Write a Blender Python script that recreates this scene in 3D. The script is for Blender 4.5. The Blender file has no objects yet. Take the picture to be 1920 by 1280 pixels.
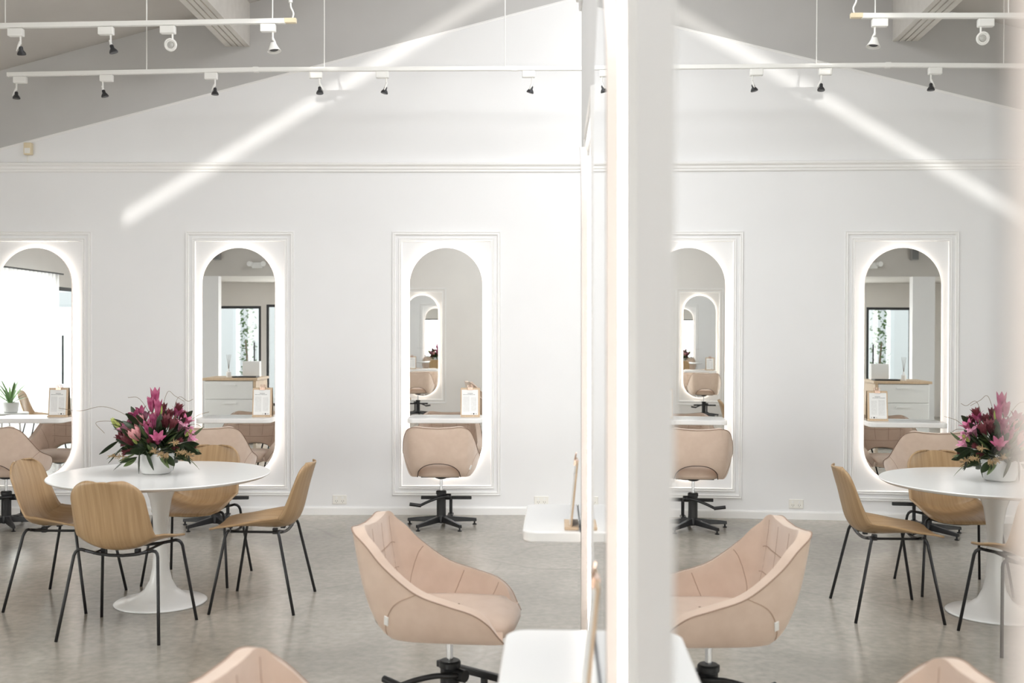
import bpy, bmesh, math, random
from mathutils import Vector, Matrix, Euler
R = math.radians
PI = math.pi
random.seed(7)
scene = bpy.context.scene
COL = scene.collection

# ------------------------------------------------------------------ camera
F = 2000.0; HC = 1.55; YH = 622.0; YW = 9.05           # focal px, eye height, horizon row, back wall distance
cam_d = bpy.data.cameras.new('camera'); cam = bpy.data.objects.new('camera', cam_d); COL.objects.link(cam)
cam.location = (0, 0, HC); cam.rotation_euler = (PI / 2, 0, 0)
cam_d.sensor_width = 36.0; cam_d.lens = 36.0 * F / 1920.0
cam_d.shift_y = -(640.0 - YH) / 1920.0
cam_d.clip_start = 0.02; cam_d.clip_end = 200
cam_d.dof.use_dof = True; cam_d.dof.focus_distance = 7.2; cam_d.dof.aperture_fstop = 3.4
scene.camera = cam

# ------------------------------------------------------------------ view, world, sun, daylight through the openings
scene.view_settings.view_transform = 'Standard'
try: scene.view_settings.look = 'None'
except Exception: pass
scene.view_settings.gamma = 1.0
scene.view_settings.use_curve_mapping = False
scene.view_settings.exposure = 0.68
scene.cycles.use_denoising = True
scene.cycles.max_bounces = 14
scene.cycles.diffuse_bounces = 7
scene.cycles.glossy_bounces = 8
scene.cycles.caustics_reflective = False
scene.cycles.caustics_refractive = False
scene.cycles.sample_clamp_indirect = 6.0

world = bpy.data.worlds.new('sky'); scene.world = world; world.use_nodes = True
bg = world.node_tree.nodes['Background']
bg.inputs['Color'].default_value = (0.90, 0.96, 1.0, 1); bg.inputs['Strength'].default_value = 1.1

SUN_DIR = Vector((0.0, -1.0, 0.02)).normalized()       # towards the low sun
sun_d = bpy.data.lights.new('sun', 'SUN'); sun = bpy.data.objects.new('sun', sun_d); COL.objects.link(sun)
sun.rotation_euler = SUN_DIR.to_track_quat('Z', 'Y').to_euler()
sun_d.energy = 0.9; sun_d.angle = R(0.55); sun_d.color = (1, 0.97, 0.92)

def area(name, loc, direction, sx, sy, power, color=(1, 1, 1)):
    d = bpy.data.lights.new(name, 'AREA'); d.shape = 'RECTANGLE'; d.size = sx; d.size_y = sy
    d.energy = power; d.color = color
    o = bpy.data.objects.new(name, d); COL.objects.link(o); o.location = loc
    o.rotation_euler = Vector(direction).to_track_quat('-Z', 'Y').to_euler()
    return o
WARM = (1.0, 0.968, 0.955); COOL = (0.985, 0.985, 1.0)
area('daylight_shop_window', (2.4, -2.9, 1.4), (0, 1, 0), 5.4, 2.1, 190, WARM)
area('daylight_front_window', (-3.65, -2.9, 1.2), (0, 1, 0), 1.9, 1.9, 85, WARM)
area('daylight_side_window', (-6.8, 4.25, 1.35), (1, 0, 0), 2.6, 2.1, 95, WARM)
area('daylight_ridge_skylight_near', (0.05, 2.2, 5.35), (0.15, 0, -1), 1.7, 8.0, 330, COOL)
area('daylight_ridge_skylight_far', (1.8, 5.6, 5.25), (-0.2, 0.1, -1), 1.4, 6.0, 150, COOL)

# ------------------------------------------------------------------ materials
MATS = {}
def mat(name, color=(0.8, 0.8, 0.8), rough=0.5, metal=0.0, spec=0.5, **kw):
    if name in MATS: return MATS[name]
    m = bpy.data.materials.new(name); m.use_nodes = True
    b = m.node_tree.nodes['Principled BSDF']
    b.inputs['Base Color'].default_value = (*color, 1)
    b.inputs['Roughness'].default_value = rough
    b.inputs['Metallic'].default_value = metal
    b.inputs['Specular IOR Level'].default_value = spec
    for k, v in kw.items(): b.inputs[k].default_value = v
    MATS[name] = m
    return m
def nodes(m): return m.node_tree.nodes, m.node_tree.links, m.node_tree.nodes['Principled BSDF']
def noise_color(m, c1, c2, scale=(5, 5, 5), detail=4, lo=0.35, hi=0.65, bump=0.0, bscale=None, coord='Object', dist=0.0):
    N, L, b = nodes(m)
    tc = N.new('ShaderNodeTexCoord'); mp = N.new('ShaderNodeMapping'); nz = N.new('ShaderNodeTexNoise'); cr = N.new('ShaderNodeValToRGB')
    mp.inputs['Scale'].default_value = scale; nz.inputs['Scale'].default_value = 1; nz.inputs['Detail'].default_value = detail
    nz.inputs['Distortion'].default_value = dist
    L.new(tc.outputs[coord], mp.inputs['Vector']); L.new(mp.outputs['Vector'], nz.inputs['Vector']); L.new(nz.outputs['Fac'], cr.inputs['Fac'])
    cr.color_ramp.elements[0].position = lo; cr.color_ramp.elements[1].position = hi
    cr.color_ramp.elements[0].color = (*c1, 1); cr.color_ramp.elements[1].color = (*c2, 1)
    L.new(cr.outputs['Color'], b.inputs['Base Color'])
    if bump:
        bp = N.new('ShaderNodeBump'); bp.inputs['Strength'].default_value = bump; bp.inputs['Distance'].default_value = 0.002
        src = nz
        if bscale:
            src = N.new('ShaderNodeTexNoise'); src.inputs['Scale'].default_value = bscale; src.inputs['Detail'].default_value = 3
            L.new(tc.outputs[coord], src.inputs['Vector'])
        L.new(src.outputs['Fac'], bp.inputs['Height']); L.new(bp.outputs['Normal'], b.inputs['Normal'])
    return nz, cr
def emis(name, color, strength):
    m = mat(name, (0, 0, 0)); b = m.node_tree.nodes['Principled BSDF']
    b.inputs['Emission Color'].default_value = (*color, 1); b.inputs['Emission Strength'].default_value = strength
    return m

m_wall = mat('wall_paint_white', (0.83, 0.82, 0.81), 0.6, spec=0.25)
noise_color(m_wall, (0.822, 0.818, 0.822), (0.842, 0.838, 0.842), (1.5, 1.5, 1.5), 3, bump=0.05, bscale=140)
m_gable = mat('gable_paint_grey', (0.56, 0.54, 0.51), 0.65, spec=0.2)
noise_color(m_gable, (0.525, 0.515, 0.505), (0.55, 0.54, 0.53), (2, 2, 2), 3, bump=0.05, bscale=120)
m_ceil = mat('ceiling_paint_greige', (0.60, 0.56, 0.51), 0.7, spec=0.2)
noise_color(m_ceil, (0.57, 0.545, 0.515), (0.595, 0.57, 0.54), (2, 2, 2), 3, bump=0.05, bscale=120)
m_beam = mat('beam_paint', (0.68, 0.65, 0.61), 0.55, spec=0.3)
noise_color(m_beam, (0.66, 0.63, 0.59), (0.70, 0.67, 0.63), (2, 14, 14), 3)
m_trim = mat('trim_gloss_white', (0.86, 0.85, 0.84), 0.35)
m_front = mat('front_wall_dim_beige', (0.80, 0.765, 0.72), 0.6, spec=0.25)  # beige tone stands in for the weaker light on the front wall
noise_color(m_front, (0.785, 0.76, 0.735), (0.805, 0.78, 0.755), (2, 2, 2), 2)

m_floor = mat('polished_concrete', (0.35, 0.33, 0.3), 0.28, spec=0.5)
def build_floor_mat(m):
    N, L, b = nodes(m)
    tc = N.new('ShaderNodeTexCoord')
    n1 = N.new('ShaderNodeTexNoise'); n1.inputs['Scale'].default_value = 0.9; n1.inputs['Detail'].default_value = 6; n1.inputs['Roughness'].default_value = 0.55; n1.inputs['Distortion'].default_value = 0.25
    n2 = N.new('ShaderNodeTexNoise'); n2.inputs['Scale'].default_value = 22; n2.inputs['Detail'].default_value = 5
    n3 = N.new('ShaderNodeTexNoise'); n3.inputs['Scale'].default_value = 160; n3.inputs['Detail'].default_value = 2
    vo = N.new('ShaderNodeTexVoronoi'); vo.feature = 'DISTANCE_TO_EDGE'; vo.inputs['Scale'].default_value = 0.42
    wn = N.new('ShaderNodeTexNoise'); wn.inputs['Scale'].default_value = 1.4; wn.inputs['Detail'].default_value = 1.5
    add = N.new('ShaderNodeMixRGB'); add.blend_type = 'LINEAR_LIGHT'; add.inputs['Fac'].default_value = 0.18
    L.new(tc.outputs['Object'], wn.inputs['Vector']); L.new(tc.outputs['Object'], add.inputs['Color1']); L.new(wn.outputs['Color'], add.inputs['Color2']); L.new(add.outputs['Color'], vo.inputs['Vector'])
    for n in (n1, n2, n3): L.new(tc.outputs['Object'], n.inputs['Vector'])
    r1 = N.new('ShaderNodeValToRGB')
    r1.color_ramp.elements[0].position = 0.33; r1.color_ramp.elements[0].color = (0.262, 0.240, 0.203, 1)
    r1.color_ramp.elements[1].position = 0.68; r1.color_ramp.elements[1].color = (0.42, 0.388, 0.336, 1)
    L.new(n1.outputs['Fac'], r1.inputs['Fac'])
    r2 = N.new('ShaderNodeValToRGB')
    r2.color_ramp.elements[0].position = 0.3; r2.color_ramp.elements[0].color = (0.84, 0.84, 0.84, 1)
    r2.color_ramp.elements[1].position = 0.7; r2.color_ramp.elements[1].color = (1.08, 1.08, 1.08, 1)
    L.new(n2.outputs['Fac'], r2.inputs['Fac'])
    mx = N.new('ShaderNodeMixRGB'); mx.blend_type = 'MULTIPLY'; mx.inputs['Fac'].default_value = 1
    L.new(r1.outputs['Color'], mx.inputs['Color1']); L.new(r2.outputs['Color'], mx.inputs['Color2'])
    r3 = N.new('ShaderNodeValToRGB')
    r3.color_ramp.elements[0].position = 0.0; r3.color_ramp.elements[0].color = (0.55, 0.53, 0.5, 1)
    r3.color_ramp.elements[1].position = 0.006; r3.color_ramp.elements[1].color = (1, 1, 1, 1)
    L.new(vo.outputs['Distance'], r3.inputs['Fac'])
    mx2 = N.new('ShaderNodeMixRGB'); mx2.blend_type = 'MULTIPLY'; mx2.inputs['Fac'].default_value = 0.28
    L.new(mx.outputs['Color'], mx2.inputs['Color1']); L.new(r3.outputs['Color'], mx2.inputs['Color2'])
    L.new(mx2.outputs['Color'], b.inputs['Base Color'])
    rr = N.new('ShaderNodeMapRange'); rr.inputs['From Min'].default_value = 0.3; rr.inputs['From Max'].default_value = 0.7
    rr.inputs['To Min'].default_value = 0.16; rr.inputs['To Max'].default_value = 0.26
    L.new(n1.outputs['Fac'], rr.inputs['Value']); L.new(rr.outputs['Result'], b.inputs['Roughness'])
    bp = N.new('ShaderNodeBump'); bp.inputs['Strength'].default_value = 0.06; bp.inputs['Distance'].default_value = 0.002
    L.new(n3.outputs['Fac'], bp.inputs['Height']); L.new(bp.outputs['Normal'], b.inputs['Normal'])
build_floor_mat(m_floor)

m_mirror = mat('mirror_silver', (0.92, 0.93, 0.925), 0.0, 1.0)
m_rim = mat('mirror_body_blush_white', (0.86, 0.79, 0.75), 0.4)
m_led = emis('led_warm_white', (1.0, 0.94, 0.86), 18.0)
m_white = mat('lacquer_white', (0.86, 0.86, 0.85), 0.22)
m_matte_white = mat('satin_white', (0.84, 0.84, 0.83), 0.45)
m_black = mat('black_powder_coat', (0.012, 0.012, 0.013), 0.42)
m_chrome = mat('chrome', (0.85, 0.86, 0.88), 0.08, 1.0)
m_oak = mat('oak_veneer', (0.5, 0.32, 0.16), 0.38)
noise_color(m_oak, (0.36, 0.225, 0.112), (0.48, 0.325, 0.18), (70, 3, 3), 5, 0.3, 0.7, dist=0.4)
m_oak_light = mat('light_oak_board', (0.66, 0.50, 0.34), 0.5)
noise_color(m_oak_light, (0.60, 0.44, 0.29), (0.70, 0.54, 0.38), (60, 5, 5), 4, 0.3, 0.7)
m_velvet = mat('blush_velvet', (0.66, 0.52, 0.44), 0.75, spec=0.25)
m_velvet.node_tree.nodes['Principled BSDF'].inputs['Sheen Weight'].default_value = 0.65
m_velvet.node_tree.nodes['Principled BSDF'].inputs['Sheen Roughness'].default_value = 0.4
m_velvet.node_tree.nodes['Principled BSDF'].inputs['Sheen Tint'].default_value = (1, 0.93, 0.88, 1)
noise_color(m_velvet, (0.655, 0.505, 0.405), (0.715, 0.565, 0.462), (14, 14, 14), 6, 0.3, 0.7, bump=0.12, bscale=240)
m_piping_soft = mat('tan_piping', (0.34, 0.225, 0.165), 0.6)
m_piping = mat('brown_piping', (0.09, 0.055, 0.042), 0.6)
m_seam = mat('seam_thread', (0.44, 0.30, 0.22), 0.7)
m_tag = mat('tag_white', (0.88, 0.87, 0.85), 0.6)
m_plastic = mat('ivory_plastic', (0.84, 0.82, 0.77), 0.35)
m_socket_dark = mat('socket_slot', (0.25, 0.24, 0.22), 0.5)
m_rose = mat('rose_gold_clip', (0.86, 0.62, 0.50), 0.25, 0.9)
m_clip_white = mat('lamp_white', (0.86, 0.85, 0.82), 0.35)
m_bulb = mat('lamp_black', (0.03, 0.03, 0.033), 0.4)
m_lens = mat('lamp_lens', (0.45, 0.44, 0.42), 0.2)
m_ochre = mat('connector_cream', (0.74, 0.63, 0.44), 0.4)
m_glass = mat('clear_glass', (1, 1, 1), 0.0)
def thin_glass(m):
    N, L, b = nodes(m); out = [n for n in N if n.type == 'OUTPUT_MATERIAL'][0]
    tp = N.new('ShaderNodeBsdfTransparent'); tp.inputs['Color'].default_value = (0.96, 0.98, 0.97, 1)
    gl = N.new('ShaderNodeBsdfGlossy'); gl.inputs['Roughness'].default_value = 0.0
    a = N.new('ShaderNodeMixShader'); a.inputs[0].default_value = 0.06
    L.new(tp.outputs[0], a.inputs[1]); L.new(gl.outputs[0], a.inputs[2]); L.new(a.outputs[0], out.inputs['Surface'])
thin_glass(m_glass)
m_frame_black = mat('window_frame_black', (0.02, 0.02, 0.022), 0.4)
m_curtain = mat('sheer_curtain', (0.9, 0.9, 0.9), 0.8); m_curtain.node_tree.nodes['Principled BSDF'].inputs['Transmission Weight'].default_value = 0.0
def sheer(m):
    N, L, b = nodes(m); out = [n for n in N if n.type == 'OUTPUT_MATERIAL'][0]
    tr = N.new('ShaderNodeBsdfTranslucent'); tr.inputs['Color'].default_value = (0.95, 0.95, 0.95, 1)
    tp = N.new('ShaderNodeBsdfTransparent'); a = N.new('ShaderNodeMixShader'); c = N.new('ShaderNodeMixShader')
    a.inputs[0].default_value = 0.6; c.inputs[0].default_value = 0.35
    L.new(b.outputs[0], a.inputs[1]); L.new(tr.outputs[0], a.inputs[2]); L.new(a.outputs[0], c.inputs[1]); L.new(tp.outputs[0], c.inputs[2]); L.new(c.outputs[0], out.inputs['Surface'])
sheer(m_curtain)
m_paper = mat('printed_paper', (0.9, 0.9, 0.89), 0.6)
def print_mat(m):          # two columns of fine grey lines, a heading and two dots: printed sheet
    N, L, b = nodes(m); tc = N.new('ShaderNodeTexCoord'); sp = N.new('ShaderNodeSeparateXYZ'); L.new(tc.outputs['Object'], sp.inputs[0])
    def M(op, a, bb=None, c=None):
        n = N.new('ShaderNodeMath'); n.operation = op
        for i, v in enumerate((a, bb, c)):
            if v is None: continue
            if isinstance(v, (int, float)): n.inputs[i].default_value = v
            else: L.new(v, n.inputs[i])
        return n.outputs[0]
    x = sp.outputs['X']; z = sp.outputs['Z']
    def box(x0, x1, z0, z1):
        return M('MULTIPLY', M('MULTIPLY', M('GREATER_THAN', x, x0), M('LESS_THAN', x, x1)), M('MULTIPLY', M('GREATER_THAN', z, z0), M('LESS_THAN', z, z1)))
    line = M('GREATER_THAN', M('SINE', M('MULTIPLY', z, 1250.0)), 0.1)
    nz = N.new('ShaderNodeTexNoise'); nz.inputs['Scale'].default_value = 260; L.new(tc.outputs['Object'], nz.inputs['Vector'])
    words = M('GREATER_THAN', nz.outputs['Fac'], 0.42)
    cols = M('MAXIMUM', box(-0.060, -0.006, 0.045, 0.172), box(0.006, 0.052, 0.050, 0.165))
    body = M('MULTIPLY', M('MULTIPLY', cols, line), M('MULTIPLY', words, 0.30))
    head = M('MULTIPLY', M('MAXIMUM', box(-0.022, 0.022, 0.194, 0.199), M('MULTIPLY', box(-0.062, 0.04, 0.184, 0.189), words)), 0.6)
    def dot(cx, cz, r, w):
        d = M('ADD', M('POWER', M('SUBTRACT', x, cx), 2.0), M('POWER', M('SUBTRACT', z, cz), 2.0))
        return M('MULTIPLY', M('LESS_THAN', d, r * r), w)
    tot = M('MAXIMUM', M('MAXIMUM', body, head), M('MAXIMUM', dot(0.03, 0.026, 0.0065, 0.97), dot(0.05, 0.026, 0.005, 0.45)))
    tot = M('MAXIMUM', tot, M('MULTIPLY', box(0.004, 0.018, 0.023, 0.028), 0.35))
    mx = N.new('ShaderNodeMixRGB'); mx.inputs['Color1'].default_value = (0.90, 0.90, 0.89, 1); mx.inputs['Color2'].default_value = (0.03, 0.03, 0.03, 1)
    L.new(tot, mx.inputs['Fac']); L.new(mx.outputs['Color'], b.inputs['Base Color'])
print_mat(m_paper)
m_leaf_dark = mat('leaf_dark', (0.026, 0.042, 0.017), 0.4)
m_leaf_mid = mat('leaf_mid', (0.085, 0.125, 0.04), 0.45)
m_leaf_lime = mat('bud_lime', (0.44, 0.50, 0.14), 0.5)
m_leaf_red = mat('leucadendron_maroon', (0.17, 0.04, 0.05), 0.5)
m_lily = mat('lily_pink', (0.58, 0.09, 0.24), 0.5)
noise_color(m_lily, (0.42, 0.06, 0.17), (0.62, 0.20, 0.33), (25, 25, 25), 2, 0.3, 0.7)
m_lily_pale = mat('petal_pale_pink', (0.78, 0.38, 0.50), 0.5)
noise_color(m_lily_pale, (0.58, 0.20, 0.34), (0.76, 0.44, 0.54), (25, 25, 25), 2, 0.3, 0.7)
m_protea = mat('protea_pink', (0.76, 0.36, 0.37), 0.55)
m_tan = mat('plume_tan', (0.42, 0.29, 0.15), 0.7)
m_twig = mat('twig_brown', (0.22, 0.15, 0.09), 0.7)
m_soil = mat('potting_soil', (0.06, 0.045, 0.03), 0.9)
m_ground = mat('outdoor_paving', (0.45, 0.44, 0.42), 0.8)
noise_color(m_ground, (0.4, 0.39, 0.37), (0.5, 0.49, 0.47), (3, 3, 3), 4)

# ------------------------------------------------------------------ mesh helpers
class MB:
    def __init__(s): s.v = []; s.f = []
    def add(s, verts, faces):
        o = len(s.v); s.v += [tuple(p) for p in verts]; s.f += [tuple(i + o for i in f) for f in faces]; return s
    def box(s, x0, x1, y0, y1, z0, z1):
        v = [(x, y, z) for z in (z0, z1) for y in (y0, y1) for x in (x0, x1)]
        return s.add(v, [(0, 2, 3, 1), (4, 5, 7, 6), (0, 1, 5, 4), (2, 6, 7, 3), (0, 4, 6, 2), (1, 3, 7, 5)])
    def tube(s, pts, r, seg=8, cap=True, closed=False):
        pts = [Vector(p) for p in pts]; n = len(pts)
        rs = r if isinstance(r, (list, tuple)) else [r] * n
        T = []
        for i in range(n):
            a = pts[(i - 1) % n] if (closed or i > 0) else pts[i]
            b = pts[(i + 1) % n] if (closed or i < n - 1) else pts[i]
            t = (b - a); T.append(t.normalized() if t.length > 1e-9 else Vector((0, 0, 1)))
        up = Vector((0, 0, 1)) if abs(T[0].z) < 0.9 else Vector((1, 0, 0))
        nrm = (up - T[0] * up.dot(T[0])).normalized()
        V = []
        for i in range(n):
            nrm = (nrm - T[i] * nrm.dot(T[i]))
            nrm = nrm.normalized() if nrm.length > 1e-6 else T[i].orthogonal().normalized()
            bi = T[i].cross(nrm)
            for k in range(seg):
                a = 2 * PI * k / seg
                V.append(pts[i] + (nrm * math.cos(a) + bi * math.sin(a)) * rs[i])
        Fc = []
        for i in range(n if closed else n - 1):
            j = (i + 1) % n
            for k in range(seg):
                k2 = (k + 1) % seg
                Fc.append((i * seg + k, i * seg + k2, j * seg + k2, j * seg + k))
        if cap and not closed:
            Fc.append(tuple(reversed(range(seg)))); Fc.append(tuple((n - 1) * seg + k for k in range(seg)))
        return s.add(V, Fc)
    def lathe(s, prof, seg=32, c=(0, 0, 0), axis='z'):
        V = []; Fc = []
        for (r, z) in prof:
            for k in range(seg):
                a = 2 * PI * k / seg
                V.append((c[0] + r * math.cos(a), c[1] + r * math.sin(a), c[2] + z))
        n = len(prof)
        for i in range(n - 1):
            for k in range(seg):
                k2 = (k + 1) % seg
                Fc.append((i * seg + k, i * seg + k2, (i + 1) * seg + k2, (i + 1) * seg + k))
        Fc.append(tuple(reversed(range(seg)))); Fc.append(tuple((n - 1) * seg + k for k in range(seg)))
        return s.add(V, Fc)
    def prism(s, poly, lo, hi, plane='xz'):
        n = len(poly)
        def P(p, t):
            if plane == 'xz': return (p[0], t, p[1])
            if plane == 'xy': return (p[0], p[1], t)
            return (t, p[0], p[1])
        V = [P(p, lo) for p in poly] + [P(p, hi) for p in poly]
        Fc = [tuple(range(n)), tuple(reversed(range(n, 2 * n)))]
        for i in range(n):
            j = (i + 1) % n; Fc.append((i, i + n, j + n, j))
        return s.add(V, Fc)
    def grid(s, rows):
        m = len(rows[0]); V = [p for r in rows for p in r]; Fc = []
        for i in range(len(rows) - 1):
            for j in range(m - 1):
                Fc.append((i * m + j, i * m + j + 1, (i + 1) * m + j + 1, (i + 1) * m + j))
        return s.add(V, Fc)
    def build(s, name, material, parent=None, smooth=False, bevel=0, solid=None, subsurf=0, fix=True, seg=2):
        me = bpy.data.meshes.new(name); me.from_pydata(s.v, [], s.f); me.update()
        if fix:
            bm = bmesh.new(); bm.from_mesh(me); bmesh.ops.recalc_face_normals(bm, faces=bm.faces); bm.to_mesh(me); bm.free()
        me.materials.append(material)
        if smooth:
            for p in me.polygons: p.use_smooth = True
            if smooth == 'auto':
                me.set_sharp_from_angle(angle=R(38))
        o = bpy.data.objects.new(name, me); COL.objects.link(o); o.parent = parent
        if solid:
            md = o.modifiers.new('solid', 'SOLIDIFY'); md.thickness = solid[0]; md.offset = solid[1]; md.use_even_offset = False
        if bevel:
            md = o.modifiers.new('bevel', 'BEVEL'); md.width = bevel; md.segments = seg; md.limit_method = 'ANGLE'; md.angle_limit = R(35)
        if subsurf:
            md = o.modifiers.new('subsurf', 'SUBSURF'); md.levels = subsurf; md.render_levels = subsurf
        return o
def tag(o, label, cat, group=None):
    o['label'] = label; o['category'] = cat
    if group: o['group'] = group
    return o
def thing(name, label, cat, loc=(0, 0, 0), rz=0.0, group=None):
    o = bpy.data.objects.new(name, None); COL.objects.link(o); o.empty_display_size = 0.1
    o.location = loc; o.rotation_euler = (0, 0, rz)
    return tag(o, label, cat, group)
def struct(o, label=None):
    o['kind'] = 'structure'
    if label: o['label'] = label
    return o
def copy_tree(o, parent=None):
    c = o.copy(); COL.objects.link(c); c.parent = parent
    for ch in list(o.children): copy_tree(ch, c)
    return c
def place(src, first, loc, rz, label, group=None):
    o = src if first else copy_tree(src)
    o.location = loc; o.rotation_euler = (0, 0, rz); o['label'] = label
    if group: o['group'] = group
    return o
def catmull(P, n):
    P = [Vector(p) for p in P]; out = []
    Q = [P[0] * 2 - P[1]] + P + [P[-1] * 2 - P[-2]]
    for i in range(1, len(Q) - 2):
        for k in range(n):
            t = k / n; a, b, c, d = Q[i - 1], Q[i], Q[i + 1], Q[i + 2]
            out.append(0.5 * ((2 * b) + (c - a) * t + (2 * a - 5 * b + 4 * c - d) * t * t + (3 * b - a - 3 * c + d) * t ** 3))
    out.append(P[-1].copy())
    return out
def wp(px, py, Y):                        # photo pixel at a known distance -> world point
    return Vector(((px - 960) / F * Y, Y, HC + (YH - py) / F * Y))

# ------------------------------------------------------------------ room shell
XL, XR, YF = -6.5, 5.5, -2.6
RIDGE = 1.0
def z_roof(x): return 3.767 + 0.27 * (x + 4.34) if x <= RIDGE else 3.767 + 0.27 * (RIDGE + 4.34) - 0.27 * (x - RIDGE)
def z_rake(x): return 3.10 + 0.262 * (x + 4.34) if x <= RIDGE else 3.10 + 0.262 * (RIDGE + 4.34) - 0.262 * (x - RIDGE)

struct(MB().box(XL - 0.2, XR + 0.2, YF - 0.2, YW + 0.2, -0.15, 0).build('floor', m_floor), 'polished grey concrete floor of the salon')
struct(MB().box(-16, 10, -12, YF - 0.2, -0.3, -0.12).build('ground_outside', m_ground), 'pale paving outside the front of the salon')
struct(MB().box(-16, 10, -9.2, -9.0, -.12, 2.56).build('wall_sun_block', m_wall), 'white wall added outside to keep low sun off the windows')  # added wall, blocks the low sun from the lower front windows
poly = [(XL, 0), (XR, 0), (XR, z_rake(XR)), (RIDGE, z_rake(RIDGE)), (XL, z_rake(XL))]
struct(MB().prism(poly, YW, YW + 0.15).build('wall_back', m_wall), 'white rear wall below the sloping trim line')
poly = [(XL, z_rake(XL)), (RIDGE, z_rake(RIDGE)), (XR, z_rake(XR)), (XR, z_roof(XR) + 0.02), (RIDGE, z_roof(RIDGE) + 0.02), (XL, z_roof(XL) + 0.02)]
struct(MB().prism(poly, YW + 0.002, YW + 0.15).build('wall_gable', m_gable), 'grey gable above the sloping trim line')

def wall_grid(name, axis, pos, thick, u0, u1, z0, z1, openings, material, label):
    us = sorted({u0, u1} | {o[0] for o in openings} | {o[1] for o in openings}); zs = sorted({z0, z1} | {o[2] for o in openings} | {o[3] for o in openings})
    b = MB()
    for i in range(len(us) - 1):
        run = None
        for j in range(len(zs) - 1):
            uc, zc = (us[i] + us[i + 1]) / 2, (zs[j] + zs[j + 1]) / 2
            if any(o[0] < uc < o[1] and o[2] < zc < o[3] for o in openings): continue
            if axis == 'y': b.box(us[i], us[i + 1], pos, pos + thick, zs[j], zs[j + 1])
            else: b.box(pos, pos + thick, us[i], us[i + 1], zs[j], zs[j + 1])
    return struct(b.build(name, material), label)
DOOR = (-5.70, -4.85, 0.0, 2.05); FWIN = (-4.75, -2.65, 0.12, 2.08); SHOP = (-0.4, 5.2, 0.3, 2.4)
wall_grid('wall_front', 'y', YF - 0.15, 0.15, XL, XR, 0, 2.45, [DOOR, FWIN, SHOP], m_front, 'front wall with door and windows, toned beige for weak light')
LWIN = (2.95, 5.6, 0.25, 2.3); LDOOR = (1.5, 2.75, 0.0, 2.2)
wall_grid('wall_left', 'x', XL - 0.15, 0.15, YF, YW, 0, z_roof(XL), [LWIN, LDOOR], m_front, 'side wall with a curtained window')
struct(MB().box(XR, XR + 0.15, YF, YW, 0, z_roof(XR)).build('wall_right', m_wall), 'white side wall beyond the partition')
# upper front wall with an added slit, shaped so the low sun draws the streak on the rear wall
A = Vector((-3.62, 2.31)); B = Vector((-0.05, 4.48)); d = (B - A).normalized(); pn = Vector((-d.y, d.x)) * 0.056
dist = (YW - YF) / -SUN_DIR.y; off = Vector((SUN_DIR.x * dist, SUN_DIR.z * dist))
L1, L2, U1, U2 = A - pn + off, A + pn + off, B - pn + off, B + pn + off
P5 = [Vector((XL, 2.45)), Vector((XR, 2.45)), Vector((XR, z_roof(XR) + .03)), Vector((RIDGE, z_roof(RIDGE) + .03)), Vector((XL, z_roof(XL) + .03))]
V = [(p.x, YF, p.y) for p in P5 + [L1, L2, U1, U2]]
wf = MB().add(V, [(0, 1, 7, 5), (1, 2, 3, 8, 7), (3, 4, 6, 8), (4, 0, 5, 6)]).build('wall_front_upper', m_front)
struct(wf, 'upper front wall under the roof, with an added slit shaping the sun streak')
# roof with ridge skylights
cb = MB()
def roof_quad(x0, x1, y0, y1):
    n = len(cb.v); cb.add([(x0, y0, z_roof(x0)), (x1, y0, z_roof(x1)), (x1, y1, z_roof(x1)), (x0, y1, z_roof(x0)),
                           (x0, y0, z_roof(x0) + .06), (x1, y0, z_roof(x1) + .06), (x1, y1, z_roof(x1) + .06), (x0, y1, z_roof(x0) + .06)],
                          [(0, 3, 2, 1), (4, 5, 6, 7), (0, 1, 5, 4), (1, 2, 6, 5), (2, 3, 7, 6), (3, 0, 4, 7)])
roof_quad(XL - .2, -0.85, YF - .2, YW + .2)
roof_quad(-0.85, RIDGE, YF - .2, -1.9); roof_quad(-0.85, RIDGE, 6.4, YW + .2)
roof_quad(RIDGE, 2.6, YF - .2, 2.6); roof_quad(RIDGE, 2.6, 8.7, YW + .2)
roof_quad(2.6, XR + .2, YF - .2, YW + .2)
struct(cb.build('ceiling', m_ceil), 'sloping greige ceiling with ridge skylights')
# beam running to the rear wall, with a grooved underside
bx0, bx1, bz = -2.43, -2.225, 3.97
prof = [(bx0, bz), (bx0 + .05, bz), (bx0 + .05, bz + .012), (bx0 + .062, bz + .012), (bx0 + .062, bz), (bx0 + .10, bz), (bx0 + .10, bz + .012), (bx0 + .112, bz + .012), (bx0 + .112, bz),
        (bx0 + .15, bz), (bx0 + .15, bz + .012), (bx0 + .162, bz + .012), (bx0 + .162, bz), (bx1, bz), (bx1, z_roof(bx1) + .02), (bx0, z_roof(bx0) + .02)]
struct(MB().prism(prof, YF, YW + .01).build('beam', m_beam), 'pale ceiling beam with grooves along its underside')
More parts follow.
